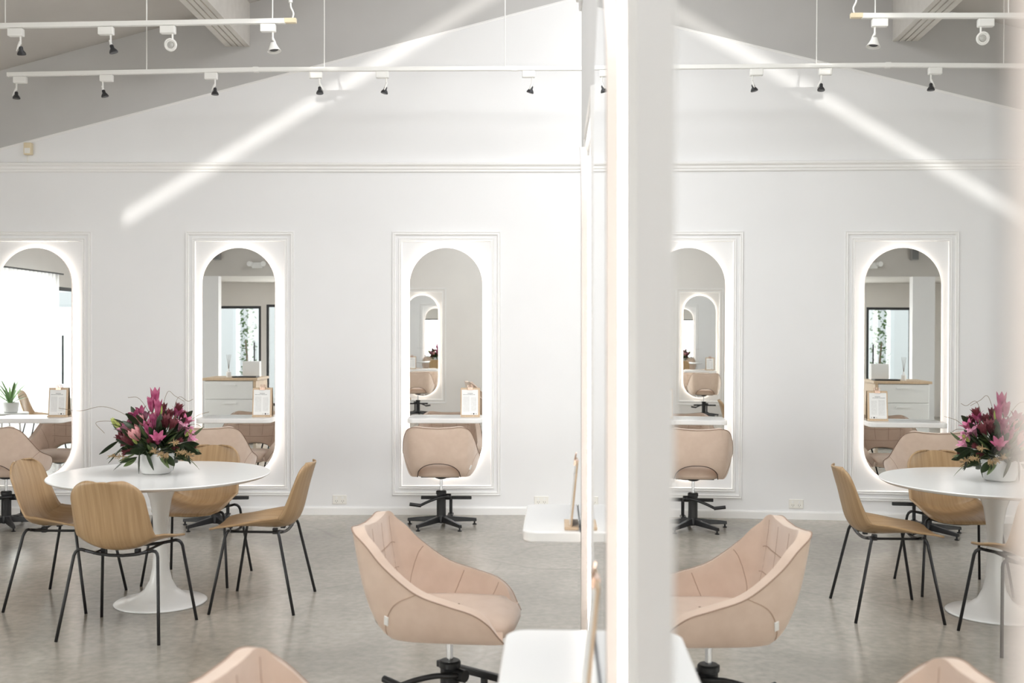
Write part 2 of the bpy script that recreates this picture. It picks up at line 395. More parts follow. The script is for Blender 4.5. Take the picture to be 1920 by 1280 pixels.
# trims
def extrude_profile(prof, p0, p1, up, out):     # prof: (out, up) pairs swept from p0 to p1
    p0, p1, up, out = Vector(p0), Vector(p1), Vector(up), Vector(out)
    b = MB(); n = len(prof)
    V = [p + out * o + up * u for p in (p0, p1) for (o, u) in prof]
    Fc = [tuple(range(n)), tuple(range(n, 2 * n))] + [(i, (i + 1) % n, n + (i + 1) % n, n + i) for i in range(n)]
    return b.add(V, Fc)
rail = [(0, -.040), (.010, -.040), (.014, -.034), (.014, -.020), (.022, -.014), (.024, .006), (.036, .012), (.044, .022), (.044, .034), (.030, .040), (0, .040)]
struct(extrude_profile(rail, (XL, YW, 2.944), (XR, YW, 2.944), (0, 0, 1), (0, -1, 0)).build('trim_rail', m_trim), 'white moulded rail running across the rear wall')
skirt = [(0, 0), (.016, 0), (.016, .055), (.010, .066), (0, .068)]
struct(extrude_profile(skirt, (XL, YW, 0), (XR, YW, 0), (0, 0, 1), (0, -1, 0)).build('baseboard_back', m_trim), 'white baseboard along the rear wall')
rk = [(0, -.012), (.003, -.012), (.003, -.007), (.0005, -.005), (.0005, .001), (.004, .003), (.004, .009), (0, .010)]
up = Vector((-0.262, 0, 1)).normalized()
struct(extrude_profile(rk, (XL, YW, z_rake(XL)), (RIDGE, YW, z_rake(RIDGE)), up, (0, -1, 0)).build('trim_rake', m_trim), 'thin sloping trim between white wall and grey gable')

# ------------------------------------------------------------------ partition along the right of the camera
TH = 0.0406                                  # partition is turned slightly against the rear wall's normal
WO, MA = 0.137, 0.092                        # wall face and mirror face offsets from the lens at y = 0
E_ = Vector((math.sin(TH), math.cos(TH), 0)); N_ = Vector((-math.cos(TH), math.sin(TH), 0))
def on_part(Y, o=0.0): return Vector((WO + math.tan(TH) * Y, Y, 0)) + N_ * o
RZP = -(PI / 2 + TH)
def part_box(y0, y1, o0, o1, z0, z1):
    a, b = on_part(y0), on_part(y1)
    c = [a + N_ * o0, b + N_ * o0, b + N_ * o1, a + N_ * o1]
    return MB().prism([(p.x, p.y) for p in c], z0, z1, 'xy')
PT = 3.22
struct(part_box(-0.4, 5.55, 0, -0.16, 0, PT).build('wall_partition', m_wall), 'white partition wall close on the right')
cp = part_box(-0.45, 5.58, 0.03, -0.19, PT + 0.05, PT + 0.14); q = part_box(-0.43, 5.565, 0.015, -0.175, PT, PT + 0.05); cp.add(q.v, q.f)
struct(cp.build('trim_partition_cap', m_trim, bevel=0.008), 'moulded cap on top of the partition')

# ------------------------------------------------------------------ styling stations: panel moulding, mirror, shelf, clipboard
PW, PZ0, PZ1 = 0.46, 0.165, 2.40
def make_panel(name, label):
    t = thing(name, label, 'panel', group='moulded wall panels round the mirrors')
    def ring(o, w, hgt, nm):
        x1, z0, z1 = PW - o, PZ0 + o, PZ1 - o
        prof = [(0, 0), (w * .15, hgt), (w * .45, hgt * .7), (w * .6, hgt), (w * .85, hgt), (w, 0)]
        b = MB(); V = []
        for (ow, h) in prof:
            for (sx, sz) in ((-1, 0), (1, 0), (1, 1), (-1, 1)):
                V.append((sx * (x1 - ow), -h, (z0 + ow) if sz == 0 else (z1 - ow)))
        Fc = []
        for i in range(len(prof) - 1):
            for k in range(4):
                Fc.append((i * 4 + k, i * 4 + (k + 1) % 4, (i + 1) * 4 + (k + 1) % 4, (i + 1) * 4 + k))
        return b.add(V, Fc).build(nm, m_trim, t)
    ring(0.0, 0.030, 0.016, 'outer_moulding')
    ring(0.055, 0.030, 0.013, 'inner_moulding')
    return t
HW, HH, ZC = 0.3075, 0.9725, 1.2875
def pill(inset, seg=28):
    r = HW - inset; s = HH - HW; out = []
    for k in range(seg + 1): a = PI * k / seg; out.append((r * math.cos(a), s + r * math.sin(a)))
    for k in range(seg + 1): a = PI + PI * k / seg; out.append((r * math.cos(a), -s + r * math.sin(a)))
    return out
GAP, BODY = 0.021, 0.023
def make_mirror(name, label):
    t = thing(name, label, 'mirror', group='backlit pill mirrors')
    MB().prism(pill(0.0), -GAP, -(GAP + BODY)).build('mirror_body', m_rim, t)
    ol = pill(0.002); MB().add([(x, -(GAP + BODY + .001), z) for x, z in ol], [tuple(range(len(ol)))]).build('glass', m_mirror, t, fix=False)
    MB().prism(pill(0.09), -0.0, -GAP).build('back_box', m_white, t)
    ol = pill(0.035); n = len(ol); b = MB()
    b.add([(x, y, z) for y in (-0.004, -GAP + .002) for x, z in ol], [(i, (i + 1) % n, n + (i + 1) % n, n + i) for i in range(n)])
    b.build('light_strip', m_led, t)
    return t
SD = 0.21
def make_shelf(name, label):
    t = []
    r = 0.055; w = 0.31
    pts = [(-w, 0), (w, 0)]
    for k in range(9): a = -PI / 2 * k / 8; pts.append((w - r + r * math.cos(a), -(SD - r) + r * math.sin(a)))
    for k in range(9): a = -PI / 2 - PI / 2 * k / 8; pts.append((-w + r + r * math.cos(a), -(SD - r) + r * math.sin(a)))
    o = MB().prism(pts, 0, 0.04, 'xy').build(name, m_white, None, bevel=0.006, smooth='auto')
    return tag(o, label, 'shelf', 'white shelves under the mirrors')
def make_clipboard(name, label):
    t = thing(name, label, 'clipboard', group='clipboards on the mirror shelves')
    tilt = 0.10
    def lean(b):
        c, s = math.cos(tilt), math.sin(tilt)
        b.v = [(x, y * c + (z - .02) * s, .02 + (z - .02) * c - y * s) for x, y, z in b.v]; return b
    lean(MB().box(-0.082, 0.082, 0.0, 0.006, 0.012, 0.245)).build('board', m_oak_light, t, bevel=.002)
    p = lean(MB().box(-0.072, 0.066, -0.0025, -0.0005, 0.016, 0.228)).build('paper', m_paper, t)
    MB().box(-0.080, 0.080, -0.022, 0.030, 0.0, 0.012).build('stand_foot', m_oak_light, t, bevel=.002)
    c = MB(); c.box(-0.022, 0.022, -0.008, 0.008, 0.226, 0.246); c.tube([(-.018, -.006, .246), (-.020, -.004, .266), (-.008, -.003, .272), (-.006, -.004, .248)], .0022, 6)
    c.tube([(.018, -.006, .246), (.020, -.004, .266), (.008, -.003, .272), (.006, -.004, .248)], .0022, 6)
    lean(c).build('clip', m_rose, t)
    return t
panel0 = make_panel('wall_panel', ''); mirror0 = make_mirror('pill_mirror', ''); shelf0 = make_shelf('wall_shelf', ''); clip0 = make_clipboard('clipboard', '')
stations = []                                # (wall point, rz, mirror face offset handled by the wall gap, tilt, description, clipboard x)
for px, who in ((70.5, 'leftmost, behind the left oak chair'), (450, 'middle one, behind the flowers and table'), (837, 'on the rear wall above the lone salon chair')):
    stations.append((Vector(((px - 960) / F * YW, YW, 0)), 0.0, 0.0, who, 0.205))
for Y, who in ((0.52, 'nearest to the camera on the partition'), (2.25, 'second along the partition from the camera'), (4.12, 'farthest along the partition')):
    stations.append((on_part(Y), RZP, -0.003 if Y < 1 else 0.0, who, 0.2 if Y > 1 else None))
stations.append((Vector((-1.73, YF, 0)), PI, 0.0, 'on the front wall, seen only in reflections', 0.2))
for i, (p, rz, tl, who, cx) in enumerate(stations):
    out = Vector((math.sin(rz), -math.cos(rz), 0)); side = Vector((math.cos(rz), math.sin(rz), 0))
    place(panel0, i == 0, p, rz, 'white moulded wall panel framing a lit mirror, ' + who)
    m = place(mirror0, i == 0, p + Vector((0, 0, ZC)), rz, 'tall pill-shaped backlit mirror, ' + who)
    m.rotation_euler = (tl, 0, rz)
    if cx is None: continue
    zs = 0.795
    s = place(shelf0, False if i else True, p + out * (GAP + BODY + .001) + Vector((0, 0, zs)), rz, 'white round-cornered shelf under the mirror ' + who)
    c = place(clip0, i == 0, p + out * (GAP + BODY + .038) + side * cx + Vector((0, 0, zs + .0405)), rz, 'oak clipboard with printed sheet on shelf, ' + who)

# ------------------------------------------------------------------ salon chair
RIM = [(0, -.337, .806), (.10, -.338, .811), (.175, -.337, .818), (.228, -.312, .803), (.256, -.262, .766), (.280, -.19, .695), (.297, -.07, .608), (.303, .05, .568), (.298, .14, .540), (.283, .195, .500), (.258, .225, .455), (.235, .245, .424)]
BOT = [(0, -.205, .42), (.10, -.21, .42), (.165, -.20, .42), (.195, -.185, .418), (.215, -.16, .416), (.235, -.10, .416), (.24, -.03, .416), (.24, .04, .416), (.24, .10, .416), (.238, .16, .416), (.235, .205, .416), (.232, .242, .418)]
RIMF = catmull(RIM, 8); BOTF = catmull(BOT, 8)
NU = len(RIMF)
def shell_half(i, v):                         # i float index 0..NU-1, v 0..1
    k = min(int(i), NU - 2); t = i - k
    r = RIMF[k].lerp(RIMF[k + 1], t); b = BOTF[k].lerp(BOTF[k + 1], t)
    c = b.lerp(r, 0.62); c.z = b.z + (r.z - b.z) * 0.13
    q = b * (1 - v) ** 2 + c * 2 * v * (1 - v) + r * v * v
    if q.z > b.z:                              # a little fuller in the middle of the back
        q.y -= 0.012 * math.sin(PI * v) * max(0, 1 - i / 24)
    return q
def shell(u, v):                              # u -1..1
    q = shell_half(abs(u) * (NU - 1), v)
    return Vector((q.x if u >= 0 else -q.x, q.y, q.z))
def shell_n(u, v):
    e = 1e-3
    a = shell(min(u + e, 1), v) - shell(max(u - e, -1), v); b = shell(u, min(v + e, 1)) - shell(u, max(v - e, 0))
    n = a.cross(b)
    c = shell(u, v) - Vector((0, 0.05, 0.5)); n = n.normalized() if n.length > 1e-12 else Vector((0, -1, 0))
    if n.dot(Vector((c.x, c.y, 0))) < 0: n = -n
    return n
NX, NZ = 0.168, 0.115
def v_start(u):
    x = abs(shell(u, 0).x)
    if x >= NX: return 0.0
    zt = .416 + NZ * (1 - (x / NX) ** 2.6) ** 0.5
    lo, hi = 0.0, 1.0
    for _ in range(24):
        m = (lo + hi) / 2
        if shell(u, m).z < zt: lo = m
        else: hi = m
    return lo
def make_salon_chair(name):
    t = thing(name, '', 'salon chair', group='blush velvet salon chairs')
    # the notch edge is at bottom x = NX: put a pair of columns there
    us = [k / 60 for k in range(-60, 61)]
    ue = next(k / 2000 for k in range(2000) if shell(k / 2000, 0).x >= NX)
    us = sorted(set([u for u in us if abs(abs(u) - ue) > 0.006] + [ue - 1e-4, -ue + 1e-4, ue, -ue]))
    rows = []
    for u in us:
        v0 = v_start(u); rows.append([shell(u, v0 + (1 - v0) * k / 9) for k in range(10)])
    sh = MB().grid(rows); o = sh.build('shell', m_velvet, t, smooth=True, fix=False)
    me = o.data                                # make normals point outwards
    p = me.polygons[len(me.polygons) // 4]; c = p.center
    if p.normal.dot(Vector((c.x, c.y - .05, 0))) < 0: me.flip_normals()
    md = o.modifiers.new('solid', 'SOLIDIFY'); md.thickness = 0.046; md.offset = -1
    md = o.modifiers.new('bevel', 'BEVEL'); md.width = 0.018; md.segments = 4; md.limit_method = 'ANGLE'; md.angle_limit = R(50)
    # piping round the rim and the notch
    MB().tube([shell(k / 60, 1.0) + shell_n(k / 60, 1) * .001 for k in range(-60, 61)], 0.0026, 6).build('rim_piping', m_piping_soft, t, smooth=True)
    nb = [(-ue, k / 8) for k in range(8)]
    path = []
    un = [u for u in us if abs(u) < ue]
    for u in un: path.append(shell(u, v_start(u)) + shell_n(u, v_start(u)) * .001)
    path = [shell(-ue, 0)] + path + [shell(ue, 0)]
    MB().tube(path, 0.0034, 6).build('notch_piping', m_piping, t, smooth=True)
    # outer side seams and tags
    for s in (-1, 1):
        pts = [shell(s * (0.55 - 0.23 * k / 16), 1.0 - 0.88 * k / 16) + shell_n(s * (0.55 - 0.23 * k / 16), 1.0 - 0.88 * k / 16) * .0006 for k in range(17)]
        MB().tube(pts, 0.0016, 5).build('side_seam', m_seam, t)
    k = 10.6; u, v = 0.55 - 0.23 * k / 16, 1.0 - 0.88 * k / 16
    c = shell(u, v); n = shell_n(u, v); a = (shell(u - .02, v - .093) - c).normalized(); bb = n.cross(a)
    tg = MB(); q = [c + a * x + bb * y + n * z for z in (.0, .004) for x, y in ((-.019, -.009), (.019, -.009), (.019, .009), (-.019, .009))]
    tg.add(q, [(0, 1, 2, 3), (7, 6, 5, 4), (0, 4, 5, 1), (1, 5, 6, 2), (2, 6, 7, 3), (3, 7, 4, 0)]).build('fabric_tag', m_tag, t)
    # quilting on the inside of the back
    def inner(u, v): return shell(u, v) - shell_n(u, v) * 0.0455
    for u0, v0, u1, v1 in ((-.20, .97, -.16, .45), (.20, .97, .16, .45), (-.06, .97, -.05, .62), (.06, .97, .05, .62), (-.24, .80, .24, .80), (-.22, .60, .22, .60),
                           (-.47, .97, -.30, .30), (.47, .97, .30, .30), (-.60, .95, -.56, .40), (.60, .95, .56, .40), (-.75, .95, -.73, .45), (.75, .95, .73, .45)):
        MB().tube([inner(u0 + (u1 - u0) * k / 20, v0 + (v1 - v0) * k / 20) for k in range(21)], 0.0019, 5).build('quilting_seam', m_seam, t)
    # seat pad
    rows = []
    lay = [(.412, .86), (.420, .96), (.44, 1.0), (.47, 1.0), (.482, .975), (.494, .90), (.499, .70), (.501, .35), (.502, .02)]
    for z, k in lay:
        row = []
        for j in range(41):
            a = 2 * PI * j / 40; cx, sx = math.cos(a), math.sin(a)
            ex = 2 / 3.6
            x = .218 * k * math.copysign(abs(cx) ** ex, cx); y = .035 + .232 * k * math.copysign(abs(sx) ** ex, sx)
            zz = z - (0.012 if y > .2 and z > .45 else 0)
            row.append((x, y, zz))
        rows.append(row)
    b = MB().grid(rows); b.build('seat_pad', m_velvet, t, smooth=True)
    MB().prism([(-.15, -.13), (.15, -.13), (.16, .17), (-.16, .17)], .404, .414, 'xy').build('seat_underside', m_black, t, bevel=.004)
    # pedestal
    MB().lathe([(.0, .378), (.030, .378), (.052, .388), (.055, .403), (0, .403)], 24).build('mounting_plate', m_black, t, smooth='auto')
    MB().lathe([(.0125, .26), (.0125, .385)], 16).build('lift_stem', m_chrome, t, smooth='auto')
    MB().lathe([(.036, .045), (.037, .10), (.037, .255), (.042, .258), (.042, .278), (.036, .284), (0, .284)], 28).build('column', m_black, t, smooth='auto')
    hub = MB().lathe([(.030, .028), (.045, .034), (.047, .07), (.040, .088), (.0, .088)], 28).build('hub', m_black, t, smooth='auto')
    for k in range(5):
        a = R(-54 + 72 * k); ca, sa = math.cos(a), math.sin(a)
        def P(r, w, z): return (r * ca - w * sa, r * sa + w * ca, z)
        V = [P(.035, -.022, .036), P(.035, .022, .036), P(.035, .018, .084), P(.035, -.018, .084), P(.29, -.013, .026), P(.29, .013, .026), P(.29, .010, .050), P(.29, -.010, .050)]
        arm = MB().add(V, [(0, 1, 2, 3), (7, 6, 5, 4), (0, 4, 5, 1), (1, 5, 6, 2), (2, 6, 7, 3), (3, 7, 4, 0)]).build('base_arm', m_black, t, bevel=.003)
        MB().lathe([(.017, 0), (.018, .006), (.010, .009), (.007, .012), (.007, .030)], 14, (.276 * ca, .276 * sa, 0)).build('glide', m_chrome if False else m_black, arm, smooth='auto')
    lv = MB().tube(catmull([(.055, .0, .235), (.045, -.05, .243), (-.01, -.075, .238), (-.09, -.10, .212), (-.165, -.115, .178)], 6), .011, 8).build('pedal_lever', m_black, t, smooth=True)
    MB().tube([(-.150, -.115, .181), (-.24, -.118, .193)], .014, 10).build('pedal_pad', m_black, lv, smooth='auto')
    MB().tube([(.03, .0, .235), (.078, .0, .235)], .024, 14).build('pedal_pivot', m_black, t, smooth='auto')
    ft = MB().box(-.175, .235, .115, .14, .195, .222).build('footrest_bar', m_black, t, bevel=.004)
    MB().box(.055, .08, .118, .136, .085, .2).build('footrest_post', m_black, t, bevel=.003)
    MB().box(.045, .09, .02, .136, .070, .086).build('footrest_bracket', m_black, t, bevel=.003)
    return t
BASE_PARTS = ('mounting_plate', 'lift_stem', 'column', 'hub', 'base_arm', 'pedal', 'footrest')
salon0 = make_salon_chair('salon_chair')
salon_spots = [((-0.565, 8.52), R(-1), 0, 'blush velvet salon chair seen squarely from behind, at the rear wall'),
               ((-2.36, 8.50), R(3), 0, 'blush velvet salon chair half hidden behind table and flowers'),
               ((-4.03, 8.50), R(0), 0, 'blush velvet salon chair cut off by the left picture edge'),
               ((-0.24, 4.12), R(-98), 60, 'blush velvet salon chair in profile, facing the partition shelf'),
               ((-0.34, 2.22), R(-103), 60, 'blush velvet salon chair whose back just rises at bottom edge'),
               ((-1.75, -1.85), R(180), 0, 'salon chair at the front wall, seen only in reflections')]
for i, ((x, y), rz, br, lab) in enumerate(salon_spots):
    c = place(salon0, i == 0, (x, y, 0), rz, lab)
    if br:
        for ch in c.children:
            if ch.name.startswith(BASE_PARTS): ch.rotation_euler.z = R(br)

# ------------------------------------------------------------------ oak shell chairs
def make_oak_chair(name):
    t = thing(name, '', 'chair', group='oak shell chairs')
    C = catmull([(0, .262, .436), (0, .235, .448), (0, .16, .459), (0, .06, .455), (0, -.04, .446), (0, -.12, .447), (0, -.175, .468), (0, -.207, .515), (0, -.228, .59), (0, -.248, .68), (0, -.272, .76), (0, -.292, .808)], 5)
    Ls = [0]
    for i in range(1, len(C)): Ls.append(Ls[-1] + (C[i] - C[i - 1]).length)
    tot = Ls[-1]
    def at(s):
        s = max(0, min(tot, s))
        for i in range(1, len(C)):
            if Ls[i] >= s:
                f = (s - Ls[i - 1]) / max(1e-9, Ls[i] - Ls[i - 1]); return C[i - 1].lerp(C[i], f), (C[i] - C[i - 1]).normalized()
        return C[-1], (C[-1] - C[-2]).normalized()
    ss = [tot * k / 60 for k in range(61)]
    ss = sorted(set([s for s in ss if 0.07 < s < tot - 0.10] + [0.07 * (1 - math.cos(PI / 2 * k / 9)) for k in range(10)] + [tot - 0.10 * (1 - math.cos(PI / 2 * k / 10)) for k in range(11)]))
    rows = []
    for s in ss:
        p, tn = at(s); nrm = Vector((0, -tn.z, tn.y)) * -1      # upwards from seat / forwards from back
        if nrm.z < 0 and tn.y < -0.5: nrm = -nrm
        nrm = Vector((0, tn.z, -tn.y))
        f = s / tot
        W = 0.214 if f < .32 else 0.214 + (0.212 - 0.214) * (f - .32) / .2 if f < .52 else 0.212 + (0.186 - 0.212) * (f - .52) / .48
        d0 = s; d1 = tot - s
        if d0 < 0.07: W = W - 0.07 + math.sqrt(max(0, .07 ** 2 - (.07 - d0) ** 2))
        if d1 < 0.10: W = W - 0.10 + math.sqrt(max(0, .10 ** 2 - (.10 - d1) ** 2))
        g = max(0, min(1, (f - .10) / .36)); g = g * g * (3 - 2 * g); q = max(0, min(1, (f - .48) / .45)); q = q * q * (3 - 2 * q)
        cup = 0.012 + 0.060 * g - 0.040 * q
        nrm = (nrm * (1 - q) + Vector((0, 1, 0)) * q).normalized()
        rows.append([p + Vector((W * k / 10, 0, 0)) + nrm * cup * (abs(k / 10) ** 2.2) for k in range(-10, 11)])
    MB().grid(rows).build('shell', m_oak, t, smooth=True, solid=(0.011, 0))
    for s, yb, yf in ((-1, -.135, -.235), (1, .15, .235)):
        zc = .432
        nm = 'front_leg_frame' if s > 0 else 'rear_leg_frame'
        # each leg is a rod of its own, joined by a bowed bar under the seat
        for sx in (-1, 1):
            ft_, tp_ = Vector((sx * .268, yf, 0)), Vector((sx * .222, yb + (yf - yb) * .10, .415))
            MB().tube([ft_, ft_.lerp(tp_, .5), tp_, (sx * .216, yb + (yf - yb) * .04, .432), (sx * .205, yb, .442), (sx * .188, yb, .445), (sx * .165, yb, .439)], .0085, 8).build('leg', m_black, t, smooth=True)
        MB().tube([(x * .165, yb, .439 - .022 * (1 - x * x)) for x in (-1, -.6, -.2, .2, .6, 1)], .0085, 8).build('seat_bar', m_black, t, smooth=True)
    for sx in (-1, 1):
        MB().tube([(sx * .12, -.135, .426), (sx * .12, .15, .428)], .007, 8).build('side_rod', m_black, t, smooth='auto')
        MB().box(sx * .09 - .012, sx * .09 + .012, -.10, -.075, .412, .444).build('seat_clip', m_black, t)
    return t
oak0 = make_oak_chair('oak_chair')
oak_spots = [((-2.565, 6.15), R(-93), 'oak shell chair at the left of the round table, facing right'),
             ((-1.99, 5.54), R(-6), 'oak shell chair nearest the camera, its back to the viewer'),
             ((-1.975, 6.71), R(176), 'oak shell chair behind the round table, back towards the wall'),
             ((-1.42, 6.11), R(88), 'oak shell chair at the right of the table, in profile'),
             ((-5.95, 4.5), R(-100), 'oak shell chair by the curtained window, seen only in reflection')]
for i, ((x, y), rz, lab) in enumerate(oak_spots): place(oak0, i == 0, (x, y, 0), rz, lab)

# ------------------------------------------------------------------ tulip table
TX, TY = -2.015, 6.12
tb = thing('tulip_table', 'round white pedestal dining table with a flared trumpet base', 'table', (TX, TY, 0))
MB().lathe([(0, .702), (.53, .706), (.590, .716), (.612, .728), (.614, .732), (.610, .736), (0, .736)], 72).build('table_top', m_white, tb, smooth='auto')
MB().lathe([(.254, 0), (.258, .006), (.248, .012), (.195, .022), (.14, .040), (.09, .078), (.062, .13), (.047, .20), (.040, .30), (.040, .40), (.046, .50), (.060, .59), (.082, .65), (.11, .69), (.13, .704)], 48).build('pedestal', m_white, tb, smooth=True)

# ------------------------------------------------------------------ flowers
bowl = MB().lathe([(.072, 0), (.082, .006), (.094, .05), (.099, .10), (.100, .118), (.095, .118), (.092, .10), (.0, .098)], 40).build('flower_bowl', m_matte_white, smooth='auto')
bowl.location = (-2.05, 6.15, .7365); tag(bowl, 'white ceramic bowl holding the bouquet on the round table', 'bowl')
bq = thing('bouquet', 'full bouquet of pink lilies and dark foliage in white bowl', 'bouquet', (-2.05, 6.15, .7365 + .10))
def frame_to(dirv, twist=0.0):
    return Vector(dirv).normalized().to_track_quat('Z', 'Y').to_matrix().to_4x4() @ Matrix.Rotation(twist, 4, 'Z')
def petal_pts(L, w, curl, cup, n=7):
    rows = []
    for i in range(n):
        f = i / (n - 1); ww = w * math.sin(PI * min(1, f * .93 + .07)) ** .8
        y = L * f; z = 0
        ang = curl * f * f
        r = cup * math.sin(f * 1.6)
        rows.append([(k * ww, r + math.sin(ang) * L * f * .55, math.cos(ang * .7) * L * f + abs(k) ** 2 * 0) for k in (-1, -.5, 0, .5, 1)])
    return rows
def flower_mesh(name, npet, L, w, curl, cup, material, layers=1):
    b = MB()
    for ly in range(layers):
        for k in range(npet):
            a = 2 * PI * k / npet + ly * PI / npet; sc = 1 - .16 * ly
            ca, sa = math.cos(a), math.sin(a)
            rows = [[(x * ca - y * sa, x * sa + y * ca, z) for x, y, z in r] for r in petal_pts(L * sc, w, curl, cup * (1 - .25 * ly))]
            b.grid(rows)
    o = b.build(name, material, None, smooth=True, fix=False)
    return o
def leaf_mesh(name, L, w, bend, material):
    rows = []
    for i in range(8):
        f = i / 7; ww = w * math.sin(PI * (f * .96 + .02)) ** .75
        rows.append([(k * ww, bend * f * f * L + abs(k) * ww * .35, L * f) for k in (-1, 0, 1)])
    return MB().grid(rows).build(name, material, None, smooth=True, fix=False)
def put(proto, pos, dirv, scale=1.0, twist=0.0, name=None):
    o = proto.copy(); COL.objects.link(o); o.parent = bq
    o.matrix_local = Matrix.Translation(Vector(pos)) @ frame_to(dirv, twist) @ Matrix.Scale(scale, 4)
    return o
def off(px, py, dy=0.0):                     # photo pixel in the bouquet -> local offset near the bouquet's plane
    p = wp(px, py, 6.15 + dy); return Vector((p.x + 2.05, p.y - 6.15, p.z - .8365))
protos = []
def proto(o): protos.append(o); return o
lily = proto(flower_mesh('lily', 6, .085, .017, .75, .018, m_lily)); lilyc = proto(flower_mesh('lily', 6, .095, .015, .22, .012, m_lily))
pale = proto(flower_mesh('pale_lily', 6, .075, .017, .95, .018, m_lily_pale)); prot = proto(flower_mesh('protea', 9, .085, .018, -.18, .036, m_protea, 3))
maroon = proto(flower_mesh('leucadendron', 8, .085, .013, .35, .014, m_leaf_red, 2))
bud = proto(flower_mesh('lily_bud', 5, .075, .013, -.05, .010, m_leaf_lime))
ldark = proto(leaf_mesh('leaf', .12, .022, .25, m_leaf_dark)); lmid = proto(leaf_mesh('leaf', .11, .012, .35, m_leaf_mid)); lthin = proto(leaf_mesh('leaf', .10, .006, .3, m_leaf_mid))
def plume_mesh():
    b = MB(); rr = random.Random(3)
    b.tube([(0, 0, 0), (0, 0, .10)], .002, 4)
    for k in range(46):
        z = .02 + .085 * rr.random(); a = rr.random() * 2 * PI; l = .030 * (1.15 - z / .11)
        b.tube([(0, 0, z), (l * math.cos(a), l * math.sin(a), z + .012)], [.0022, .0008], 4)
    return b.build('plume', m_tan, None)
plume = proto(plume_mesh())
cen = Vector((0, 0, .03))
def aim(p, up=.03): return (p - Vector((0, 0, -up)))
spec = [(lilyc, 291, 746, 1.3, 0), (lilyc, 283, 758, 1.0, -.02), (lilyc, 296, 765, 1.1, -.03), (lilyc, 287, 790, 1.05, -.03), (lilyc, 279, 806, 1.25, -.10), (lily, 252, 778, 1.0, -.02), (pale, 232, 800, 1.15, -.06), (pale, 240, 792, .9, -.02),
        (prot, 252, 812, 1.15, -.10), (prot, 262, 788, .85, -.02), (lily, 296, 822, 1.0, -.13), (pale, 344, 796, 1.1, -.04), (lily, 350, 788, .9, 0), (pale, 355, 806, .9, -.05), (pale, 360, 820, .75, -.06),
        (lily, 333, 772, .9, 0), (lily, 300, 772, .9, .05), (pale, 272, 776, .8, .06), (maroon, 318, 778, 1.0, -.02), (maroon, 312, 790, 1.1, -.07), (maroon, 334, 766, .95, .02), (maroon, 324, 796, 1.0, -.10),
        (maroon, 228, 820, 1.0, -.06), (maroon, 238, 824, 1.1, -.10), (maroon, 342, 778, .9, .05), (maroon, 306, 765, .9, .06), (lily, 264, 770, .8, .1), (pale, 316, 774, .9, .12), (lily, 340, 800, .9, .12), (prot, 290, 785, .9, .12),
        (bud, 300, 768, 1.0, -.02), (bud, 216, 792, 1.2, -.02), (bud, 355, 810, .8, -.06), (bud, 252, 826, .6, -.1)]
for pr, px, py, sc, dy in spec:
    p = off(px, py, dy); dv = aim(p, .06); dv = dv.normalized()
    put(pr, p - dv * .045 * sc, dv, sc, random.random() * 6)
for k in range(190):
    a = random.random() * 2 * PI; el = random.uniform(-.35, 1.0); rr = random.uniform(.07, .17)
    dv = Vector((math.cos(a) * math.cos(el) * 1.15, math.sin(a) * math.cos(el) * .85, math.sin(el)))
    base = Vector((dv.x * rr, dv.y * rr * .9, .045 + dv.z * rr * 1.15))
    if base.z < .005 and math.hypot(base.x, base.y) < .115: base.z = .02
    pr = (ldark, ldark, lmid, lthin, ldark, lthin, maroon)[k % 7]
    put(pr, base, dv + Vector((0, 0, -.15 if el < .2 else .15)), random.uniform(.65, 1.1) * (.7 if pr is maroon else 1), random.random() * 6)
for k in range(110):
    a = random.random() * 2 * PI; el = random.uniform(-.1, 1.2); rr = random.uniform(.02, .085)
    dv = Vector((math.cos(a) * math.cos(el), math.sin(a) * math.cos(el), math.sin(el)))
    pr = (ldark, lmid, ldark, ldark, lthin)[k % 5]
    put(pr, Vector((dv.x * rr, dv.y * rr, .022 + max(0, dv.z) * rr)), dv + Vector((0, 0, .25)), random.uniform(.7, 1.05), random.random() * 6)
for px, py, px2, py2, dy in ((262, 845, 255, 868, -.10), (272, 842, 276, 870, -.12), (345, 830, 366, 840, -.05), (345, 836, 355, 850, -.04), (330, 842, 332, 858, -.06), (232, 835, 218, 845, -.05), (222, 826, 208, 832, -.02)):
    a, b2 = off(px, py, dy), off(px2, py2, dy - .02); put(ldark, a, b2 - a, 1.05, random.random() * 6)
for px, py, dy in ((290, 835, -.13), (297, 842, -.14), (318, 820, -.12), (328, 838, -.11), (340, 842, -.09), (240, 846, -.08), (305, 845, -.13)):
    p = off(px, py, dy); put(plume, p - Vector((0, 0, .03)), Vector((p.x, -.12, .02)), 1.0, random.random() * 6)
for k, pts in enumerate(([(270, 800, 0), (225, 772, -.05), (190, 762, -.04), (150, 770, -.03), (110, 765, -.02)], [(250, 800, 0), (215, 790, -.03), (180, 792, -.02), (196, 812, -.02)], [(300, 780, 0), (314, 735, .02), (328, 742, .03), (345, 752, .03)],
                          [(320, 780, 0), (350, 790, -.02), (372, 778, -.03), (392, 772, -.03)], [(290, 790, 0), (262, 748, .02), (240, 745, .02)], [(320, 790, 0), (334, 745, .03), (352, 752, .03), (362, 748, .03)], [(330, 800, 0), (365, 795, 0), (378, 800, 0)])):
    MB().tube(catmull([off(*q) for q in pts], 6), .0013, 5).build('twig', m_twig, bq)
for p_ in protos: bpy.data.objects.remove(p_)

